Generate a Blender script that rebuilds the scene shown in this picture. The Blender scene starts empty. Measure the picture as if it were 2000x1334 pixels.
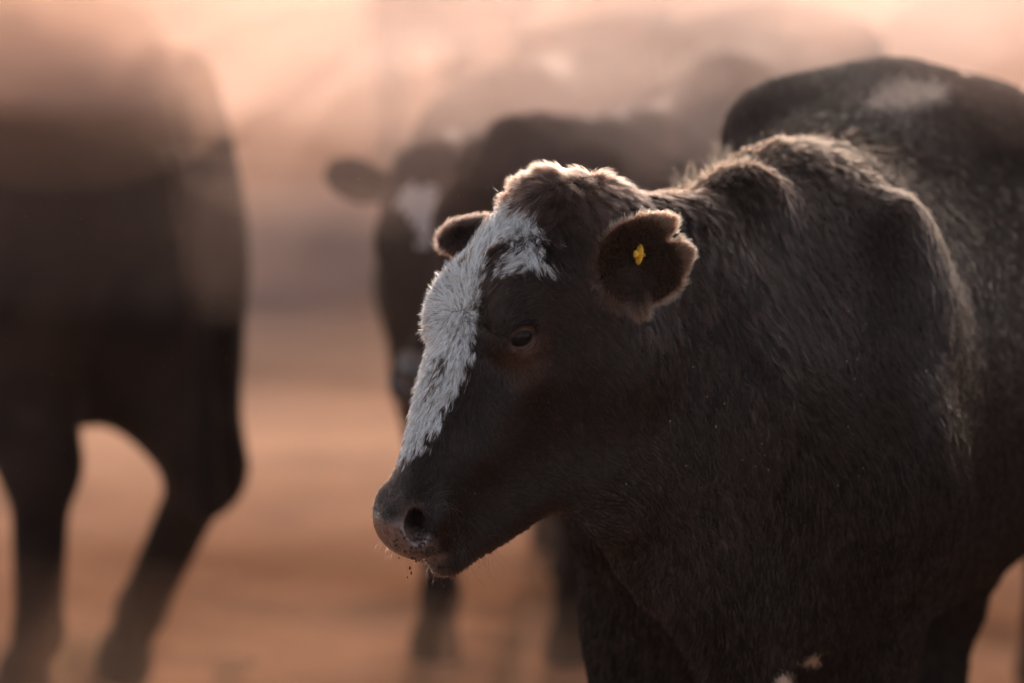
import bpy, math
import numpy as np
from mathutils import Vector, Matrix

sc = bpy.context.scene
COL = sc.collection
R = math.radians
rng = np.random.default_rng(7)
D_HEAD, D_NECK = 1.3e6, 4.5e5        # hairs per square metre

# ------------------------------------------------------------------ camera
F_PX = 11111.0
PITCH = R(5.74)
CAM = np.array([0.0, 0.0, 1.8])
cd = bpy.data.cameras.new('camera')
cam = bpy.data.objects.new('camera', cd)
COL.objects.link(cam)
cam.location = CAM
cam.rotation_euler = (math.pi / 2 - PITCH, 0, 0)
cd.lens = 200.0
cd.sensor_width = 36.0
cd.clip_end = 5000
cd.dof.use_dof = True
cd.dof.focus_distance = 7.29
cd.dof.aperture_fstop = 3.0
sc.camera = cam

# ------------------------------------------------------------------ light
SUN_EL, SUN_AZ = 7.0, 2.0          # azimuth: degrees to the right of the view direction
w = bpy.data.worlds.new('World')
sc.world = w
w.use_nodes = True
nt = w.node_tree
sky = nt.nodes.new('ShaderNodeTexSky')
sky.sky_type = 'NISHITA'
sky.sun_disc = False
sky.sun_elevation = R(SUN_EL)
sky.sun_rotation = R(SUN_AZ)
bg = nt.nodes['Background']
hs = nt.nodes.new('ShaderNodeHueSaturation')
hs.inputs['Saturation'].default_value = 0.5
nt.links.new(sky.outputs[0], hs.inputs['Color'])
nt.links.new(hs.outputs[0], bg.inputs[0])
sky.air_density = 0.4
sky.ozone_density = 0.1
sky.dust_density = 1.3
bg.inputs[1].default_value = 0.15
sd = bpy.data.lights.new('sun', 'SUN')
sun = bpy.data.objects.new('sun', sd)
COL.objects.link(sun)
sdir = Vector((math.sin(R(SUN_AZ)) * math.cos(R(SUN_EL)), math.cos(R(SUN_AZ)) * math.cos(R(SUN_EL)), math.sin(R(SUN_EL))))
sun.rotation_euler = sdir.to_track_quat('Z', 'Y').to_euler()
sun.location = sdir * 50
sd.energy = 2.0
sd.angle = R(0.5)
sd.color = (1.0, 0.73, 0.61)
sc.view_settings.view_transform = 'Standard'
sc.view_settings.look = 'None'
sc.view_settings.gamma = 1.0
sc.view_settings.use_curve_mapping = False
sc.view_settings.exposure = 1.48
cy = sc.cycles
cy.max_bounces = 8
cy.diffuse_bounces = 3
cy.glossy_bounces = 3
cy.transmission_bounces = 6
cy.volume_bounces = 2
cy.transparent_max_bounces = 12
cy.use_denoising = True
cy.use_adaptive_sampling = False
cy.sample_clamp_indirect = 4.0
sc.cycles_curves.shape = 'RIBBONS'

# ------------------------------------------------------------------ tags
def tag(o, label=None, cat=None, group=None, kind=None):
    if label: o['label'] = label
    if cat: o['category'] = cat
    if group: o['group'] = group
    if kind: o['kind'] = kind
    return o

def link(name, data, parent=None):
    o = bpy.data.objects.new(name, data)
    COL.objects.link(o)
    if parent is not None:
        o.parent = parent
    return o

# ------------------------------------------------------------------ projection helpers (numpy)
fw = np.array([0, math.cos(PITCH), -math.sin(PITCH)])
upv = np.array([0, math.sin(PITCH), math.cos(PITCH)])
rt = np.array([1.0, 0, 0])
def proj(p):
    q = np.asarray(p, float) - CAM
    d = q @ fw
    return np.stack([1000 + F_PX * q[..., 0] / d, 667 - F_PX * (q @ upv) / d, d], -1)
def unproj(x, y, d):
    return CAM + d * (fw + (x - 1000) / F_PX * rt + (667 - y) / F_PX * upv)

# ------------------------------------------------------------------ implicit modelling
def frame(o, X, Y, Z):
    return np.asarray(o, float), np.stack([X, Y, Z], 1)      # local -> parent: o + M @ local

def smin(a, b, k):
    h = np.maximum(k - np.abs(a - b), 0) / k
    return np.minimum(a, b) - h * h * k * 0.25
def smax(a, b, k):
    h = np.maximum(k - np.abs(a - b), 0) / k
    return np.maximum(a, b) + h * h * k * 0.25

def norm(v):
    v = np.asarray(v, float)
    return v / np.linalg.norm(v)

class Field:
    def __init__(s, lo, hi, h):
        s.lo = np.array(lo, float); s.h = h
        s.n = np.ceil((np.array(hi) - s.lo) / h).astype(int) + 1
        s.F = np.full(s.n, 1.0, np.float32)
    def block(s, lo, hi):
        a = np.clip(np.floor((lo - s.lo) / s.h).astype(int), 0, s.n)
        b = np.clip(np.ceil((hi - s.lo) / s.h).astype(int) + 1, 0, s.n)
        if np.any(b <= a): return None
        sl = tuple(slice(a[i], b[i]) for i in range(3))
        g = [(s.lo[i] + s.h * np.arange(a[i], b[i])).astype(np.float32) for i in range(3)]
        P = np.stack(np.meshgrid(*g, indexing='ij'), -1)
        return sl, P
    def comb(s, sl, d, k, op):
        if op == 'u': s.F[sl] = smin(s.F[sl], d, k)
        elif op == 's': s.F[sl] = smax(s.F[sl], -d, k)
    def cone(s, a, b, ra, rb, k=.05, op='u', flat=None):
        a = np.asarray(a, float); b = np.asarray(b, float)
        m = max(ra, rb) + k + .03
        r = s.block(np.minimum(a, b) - m, np.maximum(a, b) + m)
        if r is None: return
        sl, P = r
        ba = (b - a).astype(np.float32); pa = P - a.astype(np.float32)
        if flat is not None:                       # squeeze along an axis: (axis, factor > 1 makes it thinner)
            ax, fc = flat; ax = np.asarray(ax, np.float32)
            pa = pa + (pa @ ax)[..., None] * ax * (fc - 1)
            ba = ba + (ba @ ax) * ax * (fc - 1)
        t = np.clip((pa @ ba) / (ba @ ba), 0, 1)
        d = np.linalg.norm(pa - t[..., None] * ba, axis=-1) - (ra + (rb - ra) * t)
        if flat is not None: d = d / (1 + (flat[1] - 1) * .5)
        s.comb(sl, d, k, op)
    def ell(s, c, r, M=None, k=.04, op='u'):
        c = np.asarray(c, float); r = np.asarray(r, float)
        m = r.max() + k + .02
        q = s.block(c - m, c + m)
        if q is None: return
        sl, P = q
        p = P - c.astype(np.float32)
        if M is not None: p = p @ M.astype(np.float32)
        r = r.astype(np.float32)
        k0 = np.linalg.norm(p / r, axis=-1)
        k1 = np.linalg.norm(p / (r * r), axis=-1) + 1e-6
        s.comb(sl, k0 * (k0 - 1) / k1, k, op)
    def loft(s, fr, st, n=2.0, k=.05, nb=None):
        """st rows: y, top, bottom, z of greatest width, half width; in frame fr"""
        o, M = fr
        st = np.asarray(st, float)
        ys = st[:, 0]
        rmax = max(st[:, 4].max(), np.abs(st[:, 1:3]).max())
        cor = np.array([[x, y, z] for x in (-st[:, 4].max(), st[:, 4].max()) for y in (ys[0], ys[-1]) for z in (st[:, 2].min(), st[:, 1].max())])
        cw = cor @ M.T + o
        m = k + .04
        q = s.block(cw.min(0) - m, cw.max(0) + m)
        if q is None: return
        sl, P = q
        L = (P - o.astype(np.float32)) @ M.astype(np.float32)
        y = L[..., 1]
        fine = np.linspace(ys[0], ys[-1], 200)
        cols = []
        for j in range(1, 5):
            v = np.interp(fine, ys, st[:, j])
            ker = np.hanning(25); ker /= ker.sum()
            v2 = np.convolve(np.pad(v, 12, mode='edge'), ker, 'valid')
            cols.append(np.interp(y, fine, v2).astype(np.float32))
        top, bot, zw, wd = cols
        z = L[..., 2] - zw
        hh = np.where(z > 0, top - zw, zw - bot)
        hh = np.maximum(hh, .004); wd = np.maximum(wd, .004)
        nn = n if nb is None else np.where(z > 0, n, nb)
        u = (np.abs(L[..., 0] / wd) ** nn + np.abs(z / hh) ** nn) ** (1 / nn)
        rad = np.linalg.norm(np.stack([L[..., 0], z], -1), axis=-1)
        d = np.where(u > 1e-3, rad * (1 - 1 / np.maximum(u, 1e-3)), -np.minimum(wd, hh))
        cap = np.maximum(ys[0] - y, y - ys[-1])
        d = smax(d.astype(np.float32), cap, .02)
        s.comb(sl, d, k, 'u')
    def mesh(s, smooth=2):
        F = s.F; n = F.shape
        ins = F < 0
        c = np.zeros((n[0]-1, n[1]-1, n[2]-1), np.int8)
        for i in (0, 1):
            for j in (0, 1):
                for k in (0, 1):
                    c += ins[i:n[0]-1+i, j:n[1]-1+j, k:n[2]-1+k]
        act = (c > 0) & (c < 8)
        idx = np.full(act.shape, -1, np.int64)
        A = np.argwhere(act)
        idx[act] = np.arange(len(A))
        acc = np.zeros((len(A), 3)); cnt = np.zeros(len(A))
        cor = [(i, j, k) for i in (0, 1) for j in (0, 1) for k in (0, 1)]
        for a in cor:
            for ax in range(3):
                if a[ax] == 0:
                    b = list(a); b[ax] = 1
                    fa = F[A[:, 0]+a[0], A[:, 1]+a[1], A[:, 2]+a[2]].astype(float)
                    fb = F[A[:, 0]+b[0], A[:, 1]+b[1], A[:, 2]+b[2]].astype(float)
                    m = (fa < 0) != (fb < 0)
                    t = np.where(m, fa / np.where(m, fa - fb, 1), 0)
                    p = np.array(a, float)[None].repeat(len(A), 0)
                    p[:, ax] += t
                    acc[m] += p[m]; cnt[m] += 1
        V = s.lo + s.h * (A + acc / cnt[:, None])
        quads = []
        for ax in range(3):
            u, v = (ax + 1) % 3, (ax + 2) % 3
            sl0 = [slice(None)] * 3; sl1 = [slice(None)] * 3
            sl0[ax] = slice(0, -1); sl1[ax] = slice(1, None)
            d0 = ins[tuple(sl0)]; d1 = ins[tuple(sl1)]
            E = np.argwhere(d0 != d1)
            ok = (E[:, u] > 0) & (E[:, v] > 0) & (E[:, u] < n[u]-1) & (E[:, v] < n[v]-1)
            E = E[ok]
            flip = ins[E[:, 0], E[:, 1], E[:, 2]]
            q = []
            for du, dv in ((-1, -1), (0, -1), (0, 0), (-1, 0)):
                e = E.copy(); e[:, u] += du; e[:, v] += dv
                q.append(idx[e[:, 0], e[:, 1], e[:, 2]])
            q = np.stack(q, 1)
            q[~flip] = q[~flip][:, ::-1]
            quads.append(q)
        Q = np.concatenate(quads)
        Q = Q[(Q >= 0).all(1)]
        # keep the largest connected piece only is not needed: all primitives overlap
        e = np.concatenate([Q[:, [0, 1]], Q[:, [1, 2]], Q[:, [2, 3]], Q[:, [3, 0]]])
        deg = np.bincount(e[:, 0], minlength=len(V)) + np.bincount(e[:, 1], minlength=len(V))
        for it in range(smooth):
            S = np.stack([np.bincount(e[:, 0], V[e[:, 1], a], len(V)) + np.bincount(e[:, 1], V[e[:, 0], a], len(V)) for a in range(3)], 1)
            V = V + (.5 if it % 2 == 0 else -.45) * (S / np.maximum(deg, 1)[:, None] - V)
        return V, Q

def vert_normals(V, Q):
    a, b, c, d = (V[Q[:, i]] for i in range(4))
    fn = np.cross(c - a, d - b)
    N = np.zeros_like(V)
    for i in range(4):
        for ax in range(3):
            N[:, ax] += np.bincount(Q[:, i], fn[:, ax], len(V))
    return N / np.maximum(np.linalg.norm(N, axis=1), 1e-12)[:, None]

def to_mesh(name, V, Q, mat=None, smooth=True):
    me = bpy.data.meshes.new(name)
    me.vertices.add(len(V)); me.vertices.foreach_set('co', np.asarray(V, np.float32).ravel())
    k = Q.shape[1]
    me.loops.add(len(Q) * k); me.loops.foreach_set('vertex_index', Q.astype(np.int32).ravel())
    me.polygons.add(len(Q)); me.polygons.foreach_set('loop_start', np.arange(0, len(Q) * k, k, dtype=np.int32))
    me.update(calc_edges=True)
    if smooth: me.polygons.foreach_set('use_smooth', np.ones(len(Q), bool))
    if mat: me.materials.append(mat)
    return me

# ------------------------------------------------------------------ materials
def mat(name, col=(.5, .5, .5), rough=.7, spec=.3, sheen=0.0):
    m = bpy.data.materials.new(name); m.use_nodes = True
    b = m.node_tree.nodes['Principled BSDF']
    b.inputs['Base Color'].default_value = (*col, 1)
    b.inputs['Roughness'].default_value = rough
    b.inputs['Specular IOR Level'].default_value = spec
    if sheen:
        b.inputs['Sheen Weight'].default_value = sheen
        b.inputs['Sheen Roughness'].default_value = .4
    return m, m.node_tree, b

def noise_col(m, nt, b, c0, c1, scale, lo=.35, hi=.65, bump=0, bscale=None, bdist=.01):
    tc = nt.nodes.new('ShaderNodeTexCoord')
    n = nt.nodes.new('ShaderNodeTexNoise'); n.inputs['Scale'].default_value = scale; n.inputs['Detail'].default_value = 6
    nt.links.new(tc.outputs['Object'], n.inputs['Vector'])
    r = nt.nodes.new('ShaderNodeValToRGB')
    r.color_ramp.elements[0].position = lo; r.color_ramp.elements[0].color = (*c0, 1)
    r.color_ramp.elements[1].position = hi; r.color_ramp.elements[1].color = (*c1, 1)
    nt.links.new(n.outputs[0], r.inputs[0]); nt.links.new(r.outputs[0], b.inputs['Base Color'])
    if bump:
        n2 = nt.nodes.new('ShaderNodeTexNoise'); n2.inputs['Scale'].default_value = bscale or scale * 4; n2.inputs['Detail'].default_value = 5
        nt.links.new(tc.outputs['Object'], n2.inputs['Vector'])
        bp = nt.nodes.new('ShaderNodeBump'); bp.inputs['Strength'].default_value = bump; bp.inputs['Distance'].default_value = bdist
        nt.links.new(n2.outputs[0], bp.inputs['Height']); nt.links.new(bp.outputs[0], b.inputs['Normal'])
    return r

# ------------------------------------------------------------------ the cow builder
def cow_prims(Fd, body, head, neck=None, legs=None, detail=False, ears=None, tail=0.0, bulk=1.0):
    """body: frame with x = animal's right, y = forward, z = up, origin on the ground under the withers."""
    o, M = body
    W = lambda p: np.asarray(p, float) @ M.T + o
    mir = lambda p, s: (p[0] * s, p[1], p[2])
    Fd.loft(body, [(-1.45, 1.16, .92, 1.05, .05), (-1.38, 1.24, .84, 1.06, .14), (-1.2, 1.33, .74, 1.06, .215),
                   (-1.0, 1.36, .68, 1.0, .275), (-.75, 1.30, .60, .92, .325), (-.5, 1.275, .53, .88, .335), (-.25, 1.27, .54, .86, .30),
                   (0, 1.285, .55, .84, .235), (.14, 1.22, .57, .82, .19), (.26, 1.10, .60, .80, .12), (.33, 1.0, .70, .82, .05)], n=1.9, nb=2.1, k=.04)
    for s in (-1, 1):
        # hip bone, rump, thigh
        Fd.ell(W((.175*s, -.98, 1.25)), (.06, .10, .05), M, k=.12)
        Fd.ell(W((.12*s, -1.33, 1.16)), (.06, .09, .07), M, k=.08)
        Fd.ell(W((.16*s, -1.18, .93)), (.125, .22, .28), M, k=.08)
        if bulk > 1: Fd.ell(W((0, -1.12, .70)), (.15, .2, .19), M, k=.06); Fd.ell(W((.17*s, -1.20, .76)), (.125, .19, .24), M, k=.08)
        # shoulder blade and shoulder point
        Fd.ell(W((.16*s, -.02, .955)), (.085, .15, .255), M, k=.06)
        Fd.ell(W((.17*s, .12, .84)), (.085, .12, .14), M, k=.07)
    lg = dict(fr=[(.165, .06, .80), (.165, .02, .60), (.155, .05, .36), (.15, .04, .13), (.15, .09, .0)],
              fl=[(-.165, .06, .80), (-.165, .02, .60), (-.155, .05, .36), (-.15, .04, .13), (-.15, .09, .0)],
              hr=[(.17, -1.1, .80), (.17, -1.1, .66), (.16, -1.33, .46), (.15, -1.25, .13), (.15, -1.19, .0)],
              hl=[(-.17, -1.1, .80), (-.17, -1.1, .66), (-.16, -1.33, .46), (-.15, -1.25, .13), (-.15, -1.19, .0)])
    if legs: lg.update(legs)
    for key, c in lg.items():
        r = [.115, .088, .055, .043, .05] if key[0] == 'f' else [.15 * bulk, .12 * bulk, .058, .045, .05]
        mid = .036
        if bulk > 1 and key[0] == 'h':
            r[2] *= 1.25; r[3] *= 1.2; mid = .046
            Fd.cone(W(np.array(c[1]) + [0, -.06, 0]), W(np.array(c[2]) + [0, .03, .06]), .125, .075, k=.06)
        c = [W(p) for p in c]
        Fd.cone(c[0], c[1], r[0], r[1], k=.07)
        Fd.cone(c[1], c[2], r[1], r[2], k=.05)
        Fd.cone(c[2], c[3], r[2] * .82, mid, k=.03)
        Fd.ell(c[2], (r[2], r[2]*1.1, r[2]*1.3), M, k=.03)
        Fd.ell(c[3], (.043, .048, .05), M, k=.03)
        Fd.cone(c[3], c[4] + np.array([0, 0, .035]), .035, .05, k=.02)
        Fd.cone(c[4] + np.array([0, 0, .05]), c[4] + np.array([0, 0, .02]), .05, .057, k=.015)
    # tail
    tr = W((0, -1.42, 1.22)); 
    t1 = W((tail * .3, -1.50, 1.05)); t2 = W((tail, -1.50, .70)); t3 = W((tail * 1.5, -1.48, .38))
    Fd.cone(tr, t1, .04, .028, k=.04); Fd.cone(t1, t2, .028, .018, k=.02); Fd.cone(t2, t3, .018, .035, k=.02)
    # neck
    ho, H = head
    HW = lambda p: np.asarray(p, float) @ H.T + ho
    for (a, b, ra, rb, k, fl) in neck(W, HW):
        Fd.cone(a, b, ra, rb, k=k, flat=fl)
    # head
    Fd.loft(head, [(-.05, -.05, -.12, -.07, .03), (-.01, -.005, -.19, -.07, .07), (.05, .02, -.225, -.06, .092), (.10, .033, -.245, -.05, .10),
                   (.15, .038, -.264, -.045, .102), (.20, .035, -.276, -.045, .098), (.25, .028, -.276, -.045, .084), (.30, .018, -.262, -.05, .073),
                   (.34, .011, -.240, -.05, .065), (.38, .007, -.212, -.05, .060), (.435, .003, -.163, -.05, .056), (.475, .002, -.130, -.045, .052),
                   (.50, -.01, -.10, -.05, .040), (.515, -.03, -.08, -.05, .022)], n=2.25, nb=1.75, k=.035)
    for s in (-1, 1):
        Fd.ell(HW((.070*s, .185, .002)), (.034, .05, .028), H, k=.03)                     # brow
        Fd.ell(HW((.060*s, .165, -.17)), (.048, .10, .10), H, k=.04); Fd.ell(HW((.045*s, .13, -.235)), (.036, .07, .05), H, k=.03)                      # cheek muscle
        Fd.ell(HW((.040*s, .475, -.035)), (.026, .036, .032), H, k=.025)                   # nostril wing
        Fd.cone(HW((.03*s, .27, -.235)), HW((.018*s, .44, -.130)), .028, .028, k=.04)      # jaw bone
        Fd.cone(HW((.068*s, .25, -.05)), HW((.050*s, .36, -.06)), .018, .012, k=.05)       # face crest
    Fd.ell(HW((0, .012, .0)), (.05, .035, .028), H, k=.04)                                 # poll
    Fd.ell(HW((0, .466, -.124)), (.043, .050, .027), H, k=.006); Fd.cone(HW((0, .45, -.13)), HW((0, .36, -.17)), .026, .035, k=.03)                             # chin and lower lip
    Fd.ell(HW((0, .495, -.04)), (.045, .028, .045), H, k=.02)                              # nose pad
    if detail:
        for s in (-1, 1):
            eo = norm([s * .93, .10, .20]); ea = np.array([-.12 * s, .62, .78]); ea = norm(ea - eo * (ea @ eo)); eu = np.cross(ea, eo)
            Fd.ell(HW((.078*s, .205, -.012)), (.028, .034, .031), H, k=.03)                  # lids
            Fd.ell(HW((.105*s, .206, -.010)), (.022, .0220, .0165), H @ np.stack([eo, ea, eu], 1), k=.004, op='s')        # eye opening
            Fd.cone(HW((.068*s, .500, -.026)), HW((.030*s, .460, -.028)), .0235, .015, k=.008, op='s'); Fd.cone(HW((.064*s, .492, -.012)), HW((.060*s, .468, -.012)), .016, .009, k=.008, op='s')   # nostril
    for e in (ears or []):
        c, E, r, carve = e
        Fd.ell(c, r, E, k=.012)
        if carve is not None:
            Fd.ell(c + E @ np.array([r[0]*carve[1], 0, carve[0]]), (r[0]*.90, r[1]*.86, r[2]*1.15), E, k=.008, op='s')

def head_frame(P, yaw_dir, beta, roll=0.0):
    """yaw_dir: horizontal direction the nose points to, beta: degrees below the horizon"""
    fh = norm([yaw_dir[0], yaw_dir[1], 0])
    b = R(beta)
    Yv = np.array([math.cos(b) * fh[0], math.cos(b) * fh[1], -math.sin(b)])
    Xv = np.array([fh[1], -fh[0], 0.0])
    Zv = np.cross(Xv, Yv)
    if roll:
        c, s_ = math.cos(R(roll)), math.sin(R(roll))
        Xv, Zv = c * Xv + s_ * Zv, c * Zv - s_ * Xv
    return frame(P, Xv, Yv, Zv)

def body_frame(x, y, ang):
    """ang: degrees, heading of the animal; 0 = towards the camera, positive turns its nose to the picture's left"""
    a = R(ang)
    f = np.array([-math.sin(a), -math.cos(a), 0]); r = np.array([f[1], -f[0], 0])
    return frame((x, y, 0), r, f, np.array([0, 0, 1.0]))

# ================================================================== MAIN COW
def build_main():
    body = body_frame(.375, 7.86, 12.0)
    P0 = unproj(1055, 358, 7.42)
    head = head_frame(P0, (-math.cos(R(38)), -math.sin(R(38))), 58)
    ho, H = head
    HW = lambda p: np.asarray(p, float) @ H.T + ho
    def neck(W, HW):
        return [(W((0, -.06, 1.17)), unproj(1450, 430, 7.72), .075, .06, .05, None),
                (unproj(1450, 430, 7.72), unproj(1330, 475, 7.6), .06, .045, .05, None),
                (unproj(1330, 475, 7.6), HW((0, .03, -.11)), .045, .06, .05, None),
                (W((0, .08, 1.0)), HW((0, .05, -.15)), .15, .085, .07, None),
                (W((0, .20, .84)), HW((0, .13, -.22)), .115, .06, .08, None),
                (W((0, .22, .66)), unproj(1400, 1150, 7.6), .08, .05, .05, None),
                (unproj(1400, 1180, 7.64), unproj(1310, 1050, 7.60), .04, .035, .05, None),
                (unproj(1310, 1040, 7.60), HW((0, .27, -.225)), .04, .03, .10, None),
                (unproj(1300, 1010, 7.60), HW((0, .20, -.20)), .04, .05, .10, None),
                (unproj(1200, 962, 7.48), HW((0, .30, -.195)), .052, .046, .09, None),
                (unproj(1360, 1080, 7.62), unproj(1420, 860, 7.68), .05, .12, .10, None),
                (unproj(1320, 1000, 7.60), unproj(1380, 760, 7.66), .05, .12, .10, None),
                (unproj(1420, 1190, 7.62), unproj(1460, 1330, 7.66), .05, .05, .06, None)]
    legs = dict(fr=[(.175, .06, .80), (.180, .02, .62), (.20, .05, .36), (.19, .04, .13), (.19, .09, .0)],
                fl=[(-.14, .05, .80), (-.095, .0, .60), (-.09, .0, .36), (-.10, -.03, .13), (-.10, .02, .0)],
                hl=[(-.14, -1.1, .80), (-.11, -1.1, .66), (-.055, -1.32, .46), (-.045, -1.24, .13), (-.045, -1.18, .0)],
                hr=[(.15, -1.1, .80), (.14, -1.1, .66), (.12, -1.25, .46), (.11, -1.12, .13), (.11, -1.06, .0)])
    nz = norm([-.18, -.95, -.12]); ax = norm(np.array([.86, -.1, .42]) - nz * np.dot([.86, -.1, .42], nz)); wd = np.cross(nz, ax)
    c = unproj(1252, 514, 7.36)
    E1 = np.stack([nz, ax, wd], 1)
    # far ear
    nz2 = norm([-.25, .3, .9]); a2 = np.array([-1, .2, -.05]); ax2 = norm(a2 - nz2 * np.dot(a2, nz2)); E2 = np.stack([nz2, ax2, np.cross(nz2, ax2)], 1)
    c2 = unproj(912, 462, 7.52)
    ears = [(c, E1, (.036, .058, .060), (0, .36)), (c2, E2, (.022, .050, .030), None)]
    lo = (-.35, 6.9, -.01); hi = (1.15, 9.6, 1.42)
    Fd = Field(lo, hi, VOX_MAIN)
    cow_prims(Fd, body, head, neck, legs, detail=True, ears=ears, tail=.05)
    for (ex, ey, ed, ang_, l_) in ((1283, 446, 7.352, 20, .026), (1310, 497, 7.356, 5, .030), (1248, 590, 7.352, -75, .022)):
        a_ = R(ang_); av = np.cos(a_) * rt + np.sin(a_) * upv; av = norm(av - nz * (av @ nz))
        Fd.ell(unproj(ex, ey, ed), (.006, l_, .015), np.stack([nz, av, np.cross(nz, av)], 1), k=.014)
    Fd.cone(unproj(1312, 466, 7.25), unproj(1312, 466, 7.45), .007, .007, k=.006, op='s')       # nick in the ear's edge
    Fd.cone(unproj(1290, 470, 7.30), unproj(1330, 466, 7.34), .005, .006, k=.006, op='s')
    Fd.ell(unproj(1222, 560, 7.345), (.012, .016, .018), None, k=.012, op='s')                  # ear canal
    V, Q = Fd.mesh(2)
    return V, Q, body, head


# landmarks of the head: small corrections across the line of sight (pixels of the 2000 px frame -> metres at that depth)
WARP = [((712, 1011), (730, 1003)), ((757, 925), (770, 925)), ((808, 1011), (798, 1016)), ((775, 1085), (787, 1083)), ((860, 1127), (862, 1117)),
        ((812, 622), (834, 620)), ((1034, 632), (1024, 646)), ((1050, 332), (1050, 350)), ((850, 470), (868, 465)), ((990, 345), (998, 368)),
        ((1290, 760), (1290, 760)), ((1000, 1050), (1005, 1052)), ((1240, 430), (1240, 430)), ((1100, 850), (1100, 850)), ((1340, 500), (1338, 500)),
        ((1180, 1000), (1180, 1000)), ((900, 850), (905, 850)), ((1130, 560), (1128, 565)), ((1420, 420), (1420, 420)), ((1350, 700), (1350, 700)),
        ((930, 700), (936, 700)), ((840, 800), (846, 800)), ((1160, 380), (1160, 385)), ((1300, 330), (1300, 330))]
def make_warp():
    S = np.array([a for a, b in WARP], float); D = np.array([b for a, b in WARP], float) - S
    sg = 75.0
    K = np.exp(-((S[:, None] - S[None]) ** 2).sum(-1) / (2 * sg * sg)) + np.eye(len(S)) * .02
    Wt = np.linalg.solve(K, D)
    def f(P):
        P = np.asarray(P, float); q = proj(P)
        out = P.copy()
        m = (q[..., 2] < 7.78) & (q[..., 0] < 1450)
        if P.ndim == 1:
            if not m: return out
            m = Ellipsis
        pts = q[m][..., :2]
        G = np.exp(-((pts[..., None, :] - S) ** 2).sum(-1) / (2 * sg * sg))
        d = (G @ Wt) * (q[m][..., 2:3] / F_PX)
        out[m] = P[m] + d[..., 0:1] * rt - d[..., 1:2] * upv
        return out
    return f
warp = make_warp()

VOX_MAIN = 0.005
V, Q, body, head = build_main()
V = warp(V)
N = vert_normals(V, Q)
ho, H = head
HW = lambda p: warp(np.asarray(p, float) @ H.T + ho)
def to_head(P): return (P - ho) @ H
PX = proj(V)
def pick(x, y):
    """the surface point that shows at this place of the frame"""
    d2 = (PX[:, 0] - x) ** 2 + (PX[:, 1] - y) ** 2
    c = np.where(d2 < 14 ** 2)[0]
    if len(c) == 0: c = np.argsort(d2)[:6]
    z = PX[c, 2]
    c = c[z < z.min() + .03]
    return c[np.argmin(d2[c])]

def in_poly(P, poly):
    x, y = P[:, 0], P[:, 1]; r = np.zeros(len(P), bool); n = len(poly)
    for i in range(n):
        x0, y0 = poly[i]; x1, y1 = poly[(i + 1) % n]
        if y0 == y1: continue
        c = ((y0 > y) != (y1 > y)) & (x < (x1 - x0) * (y - y0) / (y1 - y0) + x0)
        r ^= c
    return r

def hcoord(poly, push=()):
    out = []
    for i, (x, y) in enumerate(poly):
        h = to_head(V[pick(x, y)])
        out.append((h[0] + (.03 if i in push else 0), h[1]))
    return out
# white markings of the face, stored as outlines across the head (x: across, y: along)
BLAZE = [hcoord([(1000, 408), (1040, 414), (1052, 440), (1030, 452), (1005, 470), (972, 478), (945, 492), (938, 520), (936, 560), (932, 610), (926, 660), (916, 700),
                 (900, 740), (890, 775), (868, 800), (858, 840), (838, 850), (822, 880), (806, 905), (804, 850), (820, 790), (834, 720), (842, 640), (852, 570), (880, 512), (925, 470), (960, 430)],
                push=(18, 19, 20, 21, 22, 23, 24)),
         hcoord([(1015, 446), (1040, 450), (1056, 490), (1066, 530), (1030, 526), (985, 534), (975, 522), (1005, 498), (1026, 478)])]
SPOTS = [hcoord([(900, 492), (914, 500), (912, 532), (900, 528)]), hcoord([(858, 695), (874, 692), (862, 745), (846, 762), (843, 750)])]
def white_mask(Hc, jit=0.0):
    P = Hc[:, :2]
    if jit:
        key = np.floor(Hc / [.0045, .012, .02]).astype(np.int64)
        kk = (key[:, 0] * 73856093) ^ (key[:, 1] * 19349663) ^ (key[:, 2] * 83492791)
        _, inv = np.unique(kk, return_inverse=True)
        P = P + rng.normal(0, 1, (inv.max() + 1, 2))[inv] * [jit, jit * 2.2] + rng.normal(0, jit * .35, (len(Hc), 2))
    up_ = Hc[:, 2] > -.07
    m = (in_poly(P, BLAZE[0]) | in_poly(P, BLAZE[1])) & ~in_poly(P, SPOTS[0]) & ~in_poly(P, SPOTS[1])
    return m & up_

earC = unproj(1252, 514, 7.36)
_nz = norm([-.18, -.95, -.12]); _ax = norm(np.array([.86, -.1, .42]) - _nz * np.dot([.86, -.1, .42], _nz))
earE = np.stack([_nz, _ax, np.cross(_nz, _ax)], 1)
eyeC = HW((-.097, .205, -.008)); eyeR = .0215

def sm(x, a, b):
    t = np.clip((x - a) / (b - a), 0, 1); return t * t * (3 - 2 * t)

# base colour of the skin under the coat: markings that belong to the animal
Hc = to_head(V)
headm = (PX[:, 2] < 7.62) & (np.linalg.norm(V - (ho + H @ np.array([0, .25, -.1])), axis=1) < .40)
colr = np.tile(np.array([.006, .005, .005]), (len(V), 1))
wm = white_mask(Hc) & headm
colr[wm] = (.20, .19, .19)
pad = sm(Hc[:, 1], .482, .500) * sm(Hc[:, 2], -.118, -.100) * sm(-np.abs(Hc[:, 0]), -.062, -.050) * (1 - sm(Hc[:, 2], -.006, .004)) * headm
ns = np.sin(Hc[:, 0] * 310 + 2 * np.sin(Hc[:, 1] * 260)) * np.sin(Hc[:, 2] * 280 + 1.3 * np.sin(Hc[:, 0] * 190))
padc = np.array([.155, .095, .08]) * (1 + .25 * ns[:, None])
colr = colr * (1 - pad[:, None]) + padc * pad[:, None]
rimn = np.exp(-(np.linalg.norm((Hc - np.array([-.052, .478, -.004])) * [1, 1, 1.3], axis=1) / .016) ** 2) * headm
colr = colr * (1 - .8 * rimn[:, None]) + np.array([.30, .16, .11]) * .8 * rimn[:, None]
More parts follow.
